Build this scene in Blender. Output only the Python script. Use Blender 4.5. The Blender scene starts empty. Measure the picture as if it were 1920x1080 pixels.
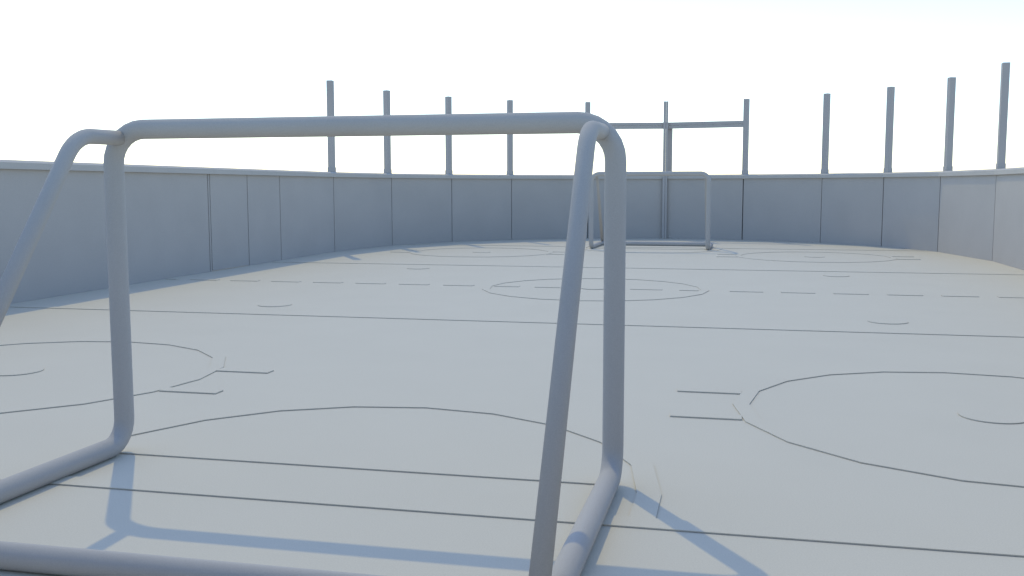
import bpy, bmesh, math
from mathutils import Vector, Matrix
C = bpy.context.scene.collection
PI = math.pi

# ------------------------------------------------------------------ materials
def clay(name, col, rough=0.9, fine=220.0, amt=0.05, bump=0.12, blot=0.03):
    """matt painted surface: fine grain, faint blotches, a little bump"""
    m = bpy.data.materials.new(name); m.use_nodes = True
    nt = m.node_tree; N = nt.nodes; L = nt.links
    b = N['Principled BSDF']
    b.inputs['Roughness'].default_value = rough
    b.inputs['Specular IOR Level'].default_value = 0.2
    tc = N.new('ShaderNodeTexCoord')
    geo = N.new('ShaderNodeNewGeometry')
    n1 = N.new('ShaderNodeTexNoise'); n1.inputs['Scale'].default_value = fine; n1.inputs['Detail'].default_value = 3
    n2 = N.new('ShaderNodeTexNoise'); n2.inputs['Scale'].default_value = 1.7; n2.inputs['Detail'].default_value = 4
    L.new(geo.outputs['Position'], n1.inputs['Vector']); L.new(geo.outputs['Position'], n2.inputs['Vector'])
    def rng(n, a):
        r = N.new('ShaderNodeMapRange'); r.inputs['From Min'].default_value = 0.3; r.inputs['From Max'].default_value = 0.7
        r.inputs['To Min'].default_value = 1 - a; r.inputs['To Max'].default_value = 1 + a
        L.new(n.outputs['Fac'], r.inputs['Value']); return r
    r1 = rng(n1, amt); r2 = rng(n2, blot)
    mu = N.new('ShaderNodeMath'); mu.operation = 'MULTIPLY'
    L.new(r1.outputs[0], mu.inputs[0]); L.new(r2.outputs[0], mu.inputs[1])
    vm = N.new('ShaderNodeVectorMath'); vm.operation = 'SCALE'; vm.inputs[0].default_value = col
    L.new(mu.outputs[0], vm.inputs['Scale']); L.new(vm.outputs[0], b.inputs['Base Color'])
    bp = N.new('ShaderNodeBump'); bp.inputs['Strength'].default_value = bump; bp.inputs['Distance'].default_value = 0.002
    L.new(n1.outputs['Fac'], bp.inputs['Height']); L.new(bp.outputs[0], b.inputs['Normal'])
    return m

M_FLOOR = clay('rink_floor_paint', (0.62, 0.58, 0.488), blot=0.012)
M_MARK = clay('marking_paint', (0.62, 0.58, 0.488), blot=0.01)
M_BOARD = clay('board_paint', (0.475, 0.445, 0.415), blot=0.03)
M_CAP = clay('cap_rail_paint', (0.51, 0.485, 0.45))
M_PIPE = clay('goal_pipe_paint', (0.465, 0.445, 0.42), fine=300)
M_STUD = clay('stud_seam_shade', (0.10, 0.10, 0.11))  # seam shade put into the stud colour, darkens the gaps between panels
M_POST = clay('post_paint', (0.47, 0.445, 0.425), fine=300)

# ------------------------------------------------------------------ helpers
def obj(name, bm, mat, parent=None, smooth=False, kind=None, label=None):
    bmesh.ops.recalc_face_normals(bm, faces=bm.faces)
    me = bpy.data.meshes.new(name); bm.to_mesh(me); bm.free()
    if smooth:
        for p in me.polygons: p.use_smooth = True
    me.materials.append(mat)
    o = bpy.data.objects.new(name, me); C.objects.link(o)
    if parent: o.parent = parent
    if kind: o['kind'] = kind
    if label: o['label'] = label
    return o

def empty(name, loc, label, cat, group=None, rz=0):
    o = bpy.data.objects.new(name, None); C.objects.link(o)
    o.location = loc; o.rotation_euler = (0, 0, rz); o.empty_display_size = 0.2
    o['label'] = label; o['category'] = cat
    if group: o['group'] = group
    return o

def round_path(pts, rads, seg=7):
    out = [Vector(pts[0])]
    for i in range(1, len(pts) - 1):
        p, a, b = Vector(pts[i]), Vector(pts[i - 1]), Vector(pts[i + 1])
        u = (a - p).normalized(); v = (b - p).normalized()
        ang = u.angle(v); r = rads[i - 1]
        d = r / math.tan(ang / 2)
        c = p + (u + v).normalized() * (r / math.sin(ang / 2))
        s = p + u * d - c; e = p + v * d - c
        tot = s.angle(e)
        for k in range(seg + 1):
            t = k / seg
            out.append(c + (s * math.sin((1 - t) * tot) + e * math.sin(t * tot)) / math.sin(tot))
    out.append(Vector(pts[-1]))
    return out

def tube(bm, path, r, n=28, caps=True):
    path = [Vector(p) for p in path]
    t0 = (path[1] - path[0]).normalized()
    ref = Vector((0, 0, 1)) if abs(t0.z) < 0.9 else Vector((1, 0, 0))
    nrm = (ref - t0 * ref.dot(t0)).normalized()
    rings = []; prev = t0
    for i, p in enumerate(path):
        if i == 0: t = t0
        elif i == len(path) - 1: t = (path[-1] - path[-2]).normalized()
        else: t = ((path[i + 1] - p).normalized() + (p - path[i - 1]).normalized()).normalized()
        q = prev.rotation_difference(t); nrm = q @ nrm; nrm = (nrm - t * nrm.dot(t)).normalized(); prev = t
        bi = t.cross(nrm)
        rings.append([bm.verts.new(p + (nrm * math.cos(2 * PI * k / n) + bi * math.sin(2 * PI * k / n)) * r) for k in range(n)])
    for a, b in zip(rings, rings[1:]):
        for k in range(n):
            bm.faces.new((a[k], a[(k + 1) % n], b[(k + 1) % n], b[k]))
    if caps:
        bm.faces.new(rings[0][::-1]); bm.faces.new(rings[-1])

def box(bm, x0, x1, y0, y1, z0, z1, M=None, bev=0.0):
    r = bmesh.ops.create_cube(bm, size=1)
    vs = r['verts']
    for v in vs:
        v.co = Vector(((x0 + x1) / 2 + v.co.x * (x1 - x0), (y0 + y1) / 2 + v.co.y * (y1 - y0), (z0 + z1) / 2 + v.co.z * (z1 - z0)))
    if M is not None:
        for v in vs: v.co = M @ v.co
    if bev:
        es = list({e for v in vs for e in v.link_edges})
        bmesh.ops.bevel(bm, geom=es, offset=bev, segments=1, affect='EDGES')

def prism(bm, poly, z0, z1):
    a = [bm.verts.new((x, y, z0)) for x, y in poly]; b = [bm.verts.new((x, y, z1)) for x, y in poly]
    bm.faces.new(b); bm.faces.new(a[::-1])
    n = len(poly)
    for i in range(n): bm.faces.new((a[i], a[(i + 1) % n], b[(i + 1) % n], b[i]))

def band(bm, outer, inner, z0, z1, closed):
    """flat ring or arc between two polylines"""
    n = len(outer)
    col = [[bm.verts.new((*outer[i], z1)), bm.verts.new((*inner[i], z1)), bm.verts.new((*inner[i], z0)), bm.verts.new((*outer[i], z0))] for i in range(n)]
    for i in range(n if closed else n - 1):
        a, b = col[i], col[(i + 1) % n]
        for k in range(4): bm.faces.new((a[k], b[k], b[(k + 1) % 4], a[(k + 1) % 4]))
    if not closed:
        bm.faces.new(col[0]); bm.faces.new(col[-1][::-1])

# ------------------------------------------------------------------ rink plan (metres, near goal line = y 0)
HX = 4.67            # half width
Y1 = 11.4            # straight sides end here, elliptical end beyond
EB = 5.02            # depth of the rounded end
YM = 6.75            # centre line
EN = 5.75            # the near end, behind the camera, is a little deeper
def mir(y):
    return 2 * YM - Y1 - (y - Y1) * EN / EB
def end_pt(t, off=0.0):      # t: angle round the far end, 0 = right side, 90 = middle
    x, y = HX * math.cos(t), EB * math.sin(t)
    nx, ny = math.cos(t) / HX, math.sin(t) / EB
    l = math.hypot(nx, ny)
    return (x + nx / l * off, Y1 + y + ny / l * off)

# ------------------------------------------------------------------ ground and floor
bm = bmesh.new(); s = 600
bm.faces.new([bm.verts.new(p) for p in ((-s, -s, -0.012), (s, -s, -0.012), (s, s, -0.012), (-s, s, -0.012))])
obj('ground', bm, M_FLOOR, kind='structure')
bm = bmesh.new()
poly = [end_pt(PI * k / 96, 0.03) for k in range(97)]
poly += [(x, mir(y)) for x, y in poly[::-1]]
prism(bm, poly, -0.010, 0.0)
floor = obj('rink_floor', bm, M_FLOOR, kind='structure')

H = 0.0050           # thickness of the laid line markings
def mark(name, fill):
    bm = bmesh.new(); fill(bm); return obj(name, bm, M_MARK, floor)
def rect(x0, x1, y0, y1, h=H):
    return lambda bm: prism(bm, [(x0, y0), (x1, y0), (x1, y1), (x0, y1)], 0.0012, h)
def disc(cx, cy, r, n=24, h=H):
    return lambda bm: prism(bm, [(cx + r * math.cos(2 * PI * k / n), cy + r * math.sin(2 * PI * k / n)) for k in range(n)], 0.0012, h)
def ring(cx, cy, ro, ri, n=20, h=H):
    P = lambda r: [(cx + r * math.cos(2 * PI * k / n), cy + r * math.sin(2 * PI * k / n)) for k in range(n)]
    return lambda bm: band(bm, P(ro), P(ri), 0.0012, h, True)
def crease(cy, sgn):
    def f(bm):
        def P(r):
            a = [(r * math.cos(PI * k / 10), cy + sgn * r * math.sin(PI * k / 10)) for k in range(11)]
            g = cy - sgn * 0.2348
            return [(r, g)] + a + [(-r, g)]
        band(bm, P(1.12), P(1.041), 0.0012, H, False)
    return f
WX = HX - 0.03
for s, y in ((1, 0.0), (-1, 2 * YM)):
    # goal line and its mouth line
    a, b = (y, y + 0.085) if s > 0 else (y - 0.085, y)
    mark('goal_line', rect(-4.30, 4.30, a, b))
    a, b = sorted((y + s * 0.390, y + s * 0.46))
    mark('goal_mouth_line', rect(-0.955, 0.965, a, b))
    mark('goal_crease', crease(y + s * 0.32, s))
    for sx in (-1, 1):
        cx, cy = sx * 2.432, y + s * 1.739
        mark('faceoff_circle', ring(cx, cy, 1.095, 1.022))
        mark('faceoff_dot', disc(cx, cy, 0.14))
        for ox in (-1, 1):
            for dy in (-0.31, 0.228):
                m0, m1 = sorted((cx + ox * 1.056, cx + ox * 1.357))
                mark('hash_mark', rect(m0, m1, cy + dy, cy + dy + 0.078, H + 0.0012))
        mark('faceoff_dot', disc(sx * 2.435, y + s * 4.82, 0.14))
    a, b = (4.203, 4.283) if s > 0 else (2 * YM - 4.283, 2 * YM - 4.203)
    mark('blue_line', rect(-WX, WX, a, b))
mark('centre_circle', ring(0, YM, 1.10, 1.026))
mark('centre_dot', disc(0, YM, 0.135, h=H + 0.0012))
for k in range(-11, 10):
    x0 = 0.351 + k * 0.4697
    if k == -1: continue
    x1 = min(x0 + 0.307, 4.6); x0 = max(x0, -4.64)
    if k == 1: x1 = 1.0
    if k == -3: x0 = -1.0
    mark('centre_line_dash', rect(x0, x1, YM - 0.04, YM + 0.04))

# ------------------------------------------------------------------ boards
BT = 1.14            # panel top, under the cap rail
boards = empty('rink_boards', (0, 0, 0),
               'smooth grey board wall curving round the whole rink, with a cap rail on top', 'rink wall')
def tang(p, q):
    d = Vector((q[0] - p[0], q[1] - p[1])).normalized(); return d, Vector((d.y, -d.x))   # along, outward (to the right of travel)
def loop_pts():
    """plan of the board's inner face, clockwise seen from above, starting at left side going to the far end"""
    L = []
    far = [end_pt(t_of(x)) for x in end_x]          # left -> right
    near = [(x, mir(y)) for x, y in far[::-1]]
    return far, near
def outward(path):
    """normals for a polyline travelling left->far->right: outward is to the left of travel"""
    out = []
    for i in range(len(path)):
        a = path[max(i - 1, 0)]; b = path[min(i + 1, len(path) - 1)]
        p = path[i]
        u = Vector((p[0] - a[0], p[1] - a[1])); v = Vector((b[0] - p[0], b[1] - p[1]))
        u = (u if u.length > 1e-6 else v).normalized(); v = (v if v.length > 1e-6 else u).normalized()
        d = (u + v).normalized(); k = 1 / d.dot(v)
        out.append(Vector((-d.y, d.x)) * k)
    return out
def slab_along(bm, path, o0, o1, z0, z1):
    ns = outward(path)
    A = [(p[0] + n.x * o1, p[1] + n.y * o1) for p, n in zip(path, ns)]
    B = [(p[0] + n.x * o0, p[1] + n.y * o0) for p, n in zip(path, ns)]
    band(bm, A, B, z0, z1, False)
def profile_along(bm, path, prof):
    ns = outward(path)
    R = [[bm.verts.new((p[0] + n.x * o, p[1] + n.y * o, z)) for o, z in prof] for p, n in zip(path, ns)]
    m = len(prof)
    for a, b in zip(R, R[1:]):
        for k in range(m): bm.faces.new((a[k], b[k], b[(k + 1) % m], a[(k + 1) % m]))
    bm.faces.new(R[0]); bm.faces.new(R[-1][::-1])

GAP = 0.017
def t_of(x):         # ellipse parameter for a seam at inner-face x
    return math.acos(max(-1, min(1, x / HX)))
end_x = [-HX, -4.37, -3.69, -2.795, -1.455, 0.0, 1.455, 2.795, 3.69, 4.335, HX]
def seam(x):         # half width of the joint at this seam: some stand open wider than others
    return {1.455: 0.009, -1.455: 0.008, 3.69: 0.0085, 4.335: 0.0085, 2.795: 0.005, -2.795: 0.005}.get(x, 0.0065)
def curved(x0, x1, mirror=False, n=1):
    t0, t1 = t_of(x0), t_of(x1)
    a, b = Vector(end_pt(t0)), Vector(end_pt(t1))
    d = (b - a).normalized()
    p = [tuple(a + d * seam(x0)), tuple(b - d * seam(x1))]
    if mirror: p = [(x, mir(y)) for x, y in p[::-1]]
    return p
def straight(sx, ya, yb):
    g = GAP / 2
    p = [(sx * HX, ya + g), (sx * HX, yb - g)]
    return p if sx < 0 else p[::-1]
def panel(path, name='board_panel', label=None):
    bm = bmesh.new(); slab_along(bm, path, 0.0, 0.05, 0.0008, BT)
    return obj(name, bm, M_BOARD, boards, smooth=False, label=label)
def stud(x, y, n, parent=boards):
    bm = bmesh.new()
    ang = math.atan2(n[1], n[0])
    Mx = Matrix.Translation((x, y, 0)) @ Matrix.Rotation(ang, 4, 'Z')
    box(bm, 0.052, 0.10, -0.04, 0.04, 0.0, BT - 0.002, Mx)
    return obj('board_stud', bm, M_STUD, parent)
for a, b in zip(end_x, end_x[1:]):
    p = panel(curved(a, b)); panel(curved(a, b, True))
    for pl in p.data.polygons: pl.use_smooth = False
for x in end_x:
    t = t_of(x); q = end_pt(t); q2 = end_pt(t, 1.0)
    stud(q[0], q[1], (q2[0] - q[0], q2[1] - q[1])); stud(q[0], mir(q[1]), (q2[0] - q[0], q[1] - q2[1]))
yL = [2 * YM - Y1, 3.9, 7.70, 7.745, 8.655, 9.565, Y1]
yR = [2 * YM - Y1, 3.9, 5.76, 7.64, 9.52, Y1]
for sx, ys in ((-1, yL), (1, yR)):
    for a, b in zip(ys, ys[1:]):
        if a == 7.745: continue
        panel(straight(sx, a, b))
    for y in ys[1:-1]:
        if y == 7.745: continue
        stud(sx * HX, y, (sx, 0))
CAP = [(-0.036, BT + 0.0005), (-0.036, 1.196), (0.020, 1.219), (0.135, 1.219), (0.135, BT + 0.0005)]
# gate in the left boards
gate = obj('gate', (lambda b: (slab_along(b, straight(-1, 7.745, 8.655), 0.0, 0.05, 0.006, BT), b)[1])(bmesh.new()), M_BOARD, boards,
           label='narrow gate panel in the left boards beside a doubled seam')
bm = bmesh.new(); profile_along(bm, [(-HX, 7.79), (-HX, 8.70)], CAP); obj('gate_cap', bm, M_CAP, gate)
bm = bmesh.new(); box(bm, -HX - 0.075, -HX - 0.053, 7.80, 8.0, 0.85, 0.89, bev=0.004); obj('latch', bm, M_POST, gate)
# cap rail: from the gate round the far end and the near end back to the gate
far, near = loop_pts()
path = [(-HX, 8.703)] + far + near + [(-HX, 7.787)]
bm = bmesh.new(); profile_along(bm, path, CAP); obj('cap_rail', bm, M_CAP, boards)
# kick plate patch low on the far boards beside the centre pole
bm = bmesh.new(); box(bm, 0.075, 0.21, 16.400, 16.412, 0.012, 0.060, bev=0.003); obj('kick_plate', bm, M_BOARD, boards)

# ------------------------------------------------------------------ posts on the boards
PT = 2.606; PZ = 1.219
GP = 'square net posts standing on the cap rail'
def make_post(label):
    root = empty('net_post', (0, 0, PZ), label, 'post', GP)
    bm = bmesh.new(); box(bm, -0.045, 0.045, -0.045, 0.045, 0.0, PT - PZ, bev=0.004)
    obj('shaft', bm, M_POST, root)
    bm = bmesh.new(); box(bm, -0.051, 0.051, -0.051, 0.051, 0.0006, 0.072, bev=0.004)
    obj('collar', bm, M_POST, root)
    return root
def copy_tree(o, parent=None):
    c = o.copy(); C.objects.link(c); c.parent = parent
    for ch in [k for k in bpy.data.objects if k.parent == o]: copy_tree(ch, c)
    return c
px = [-4.68, -4.37, -3.69, -2.79, -1.455, 1.455, 2.79, 3.69, 4.352, 4.68]
labels = ['bare square post on the left boards, leftmost and tallest-looking of the left-hand posts',
          'bare square post second from the left on the cap rail, behind the near crossbar',
          'bare square post third from the left on the cap rail, behind the near crossbar',
          'bare square post fourth from the left on the cap rail, behind the near crossbar',
          'square post mostly hidden behind the near goal bend, at the left beam end',
          'square post right of the far goal holding the right end of the cross beam',
          'bare square post, first one right of the post that holds the cross beam',
          'bare square post, third from the right edge of the photo',
          'bare square post, second from the right edge of the photo',
          'bare square post at the right edge, tallest-looking of all the posts']
proto = None
for x, lab in zip(px, labels):
    o = make_post(lab) if proto is None else copy_tree(proto)
    if proto is None: proto = o
    if abs(x) > 4.6:
        o.location = (math.copysign(HX + 0.08, x), 11.53, PZ); o.rotation_euler.z = 0
    else:
        t = t_of(x); q = end_pt(t, 0.08); q1 = end_pt(t, 1.0)
        q0 = end_pt(t)
        o.location = (q[0], q[1], PZ); o.rotation_euler.z = math.atan2(q1[1] - q0[1], q1[0] - q0[0]) - PI / 2
    o['label'] = lab
# centre pole in front of the far boards, from the floor to above the beam
pole = empty('centre_pole', (0, 16.35, 0), 'tall thin double-strip pole rising in front of the far boards behind the far goal', 'pole')
bm = bmesh.new(); box(bm, -0.047, -0.002, -0.008, 0.034, 0.001, 2.60, bev=0.003)
obj('pole_strip', bm, M_POST, pole)
bm = bmesh.new(); box(bm, 0.002, 0.040, -0.003, 0.034, 0.001, 2.60, bev=0.003)
obj('pole_strip', bm, M_POST, pole)
# short support behind it, under the beam
sp = empty('beam_support_post', (0.062, 16.50, PZ), 'short square post on the cap rail right behind the thin centre pole, under the beam', 'post')
bm = bmesh.new(); box(bm, -0.055, 0.055, -0.045, 0.045, 0.0, 2.09 - PZ, bev=0.004); obj('shaft', bm, M_POST, sp)
bm = bmesh.new(); tube(bm, [(0.03, -0.085, 2.105 - PZ), (0.03, -0.046, 2.105 - PZ)], 0.022, 14); obj('bolt', bm, M_POST, sp, smooth=False)
# cross beams of two stacked bars
def beam(name_label, A, B):
    A = Vector(A); B = Vector(B); d = B - A; L = d.length; ang = math.atan2(d.y, d.x)
    r = empty('cross_beam', (A.x, A.y, 2.09), name_label, 'beam', 'cross beams between the middle posts', ang)
    for z0, z1, w in ((0.0, 0.056, 0.031), (0.060, 0.118, 0.034)):
        bm = bmesh.new(); box(bm, 0, L, -w, w, z0, z1, bev=0.003); obj('bar', bm, M_POST, r)
def pxy(x, off=0.08):
    return end_pt(t_of(x), off)
a, b, c = pxy(-1.455), (0.0, 16.445), pxy(1.455)
beam('double cross beam left of the centre pole, running behind the near goal bend', (a[0] + 0.046, a[1], 0), (b[0] - 0.004, b[1], 0))
beam('double cross beam right of the centre pole, ending at the right-hand post', (b[0] + 0.004, b[1], 0), (c[0] - 0.046, c[1], 0))

# ------------------------------------------------------------------ goals
W2, HC, RP, RS, DB, WB2, ZB = 0.915, 1.192, 0.0353, 0.0265, 1.088, 0.908, 0.0345
BR = 0.125
BB = 0.095
XL, XR = -0.945, 0.904      # back corners of the base
def make_goal(label, loc, rz):
    g = empty('goal_frame', loc, label, 'hockey goal', 'pipe goal frames without nets', rz)
    # crossbar with its two bends
    zs = HC - BR - 0.004
    bm = bmesh.new()
    p = round_path([(-W2, 0, zs), (-W2, 0, HC), (W2, 0, HC), (W2, 0, zs)], [BR, BR]); tube(bm, p, RP, caps=False)
    obj('crossbar', bm, M_PIPE, g, smooth=True)
    # posts with the bend into the base
    y1 = -(BB + 0.01)
    fx = lambda s: s * W2 + ((XR if s > 0 else XL) - s * W2) * (-y1 / DB)
    for s in (-1, 1):
        bm = bmesh.new()
        p = round_path([(s * W2, 0, zs), (s * W2, 0, ZB), (fx(s), y1, ZB)], [BB]); tube(bm, p, RP, caps=False)
        obj('post', bm, M_PIPE, g, smooth=True)
    # base frame on the floor: two side rails and the back rail
    bm = bmesh.new()
    p = round_path([(fx(-1), y1, ZB), (XL, -DB, ZB), (XR, -DB, ZB), (fx(1), y1, ZB)], [BR, BR]); tube(bm, p, RP, caps=False)
    obj('base_rail', bm, M_PIPE, g, smooth=True)
    for s in (-1, 1):
        bm = bmesh.new()
        p = round_path([(s * 0.872, 0.0, 1.161), (s * 0.865, -0.275, 1.157), (s * 0.876, -DB, 0.045)], [0.17], 9); tube(bm, p, RS, 24)
        obj('stay', bm, M_PIPE, g, smooth=True)
    return g
g1 = make_goal('large near goal frame of bent grey pipe, seen from behind in the foreground', (0.035, 0.427, 0), 0)
g2 = copy_tree(g1)
g2['label'] = 'small far goal frame of bent grey pipe standing before the far boards'
g2.location = (0.0, 12.88, 0); g2.rotation_euler.z = PI

# ------------------------------------------------------------------ light
AZ, EL = -32.5, 52.6                       # sun: degrees from +Y towards +X, elevation
sc = bpy.context.scene
w = bpy.data.worlds.new('World'); sc.world = w; w.use_nodes = True
nt = w.node_tree; bg = nt.nodes['Background']
sky = nt.nodes.new('ShaderNodeTexSky'); sky.sky_type = 'NISHITA'; sky.sun_disc = False
sky.sun_elevation = math.radians(EL); sky.sun_rotation = math.radians(AZ)
sky.altitude = 0; sky.air_density = 1.0; sky.dust_density = 0.4; sky.ozone_density = 1.6
nt.links.new(sky.outputs[0], bg.inputs[0]); bg.inputs[1].default_value = 0.15
sd = bpy.data.lights.new('sun', 'SUN'); sd.energy = 0.72; sd.angle = math.radians(0.53); sd.color = (1.0, 0.84, 0.40)
so = bpy.data.objects.new('sun', sd); C.objects.link(so)
d = Vector((math.sin(math.radians(AZ)) * math.cos(math.radians(EL)), math.cos(math.radians(AZ)) * math.cos(math.radians(EL)), math.sin(math.radians(EL))))
so.rotation_euler = d.to_track_quat('Z', 'Y').to_euler(); so.location = d * 60

# ------------------------------------------------------------------ camera
cd = bpy.data.cameras.new('camera'); cam = bpy.data.objects.new('camera', cd); C.objects.link(cam); sc.camera = cam
yaw, pit, rol = -0.2226, 0.1017, -0.0009
f = Vector((math.sin(yaw) * math.cos(pit), math.cos(yaw) * math.cos(pit), -math.sin(pit)))
r = Vector((math.cos(yaw), -math.sin(yaw), 0)); u = r.cross(f)
r2 = r * math.cos(rol) + u * math.sin(rol); u2 = -r * math.sin(rol) + u * math.cos(rol)
m = Matrix.Identity(4)
for i in range(3): m[i][0] = r2[i]; m[i][1] = u2[i]; m[i][2] = -f[i]
m.translation = (1.333, -2.7851, 0.9832)
cam.matrix_world = m
cd.sensor_width = 36; cd.lens = 1851.08 / 1920 * 36; cd.clip_start = 0.05; cd.clip_end = 3000

vs = sc.view_settings
vs.view_transform = 'Standard'; vs.look = 'None'; vs.gamma = 1; vs.use_curve_mapping = False
vs.exposure = 0.69
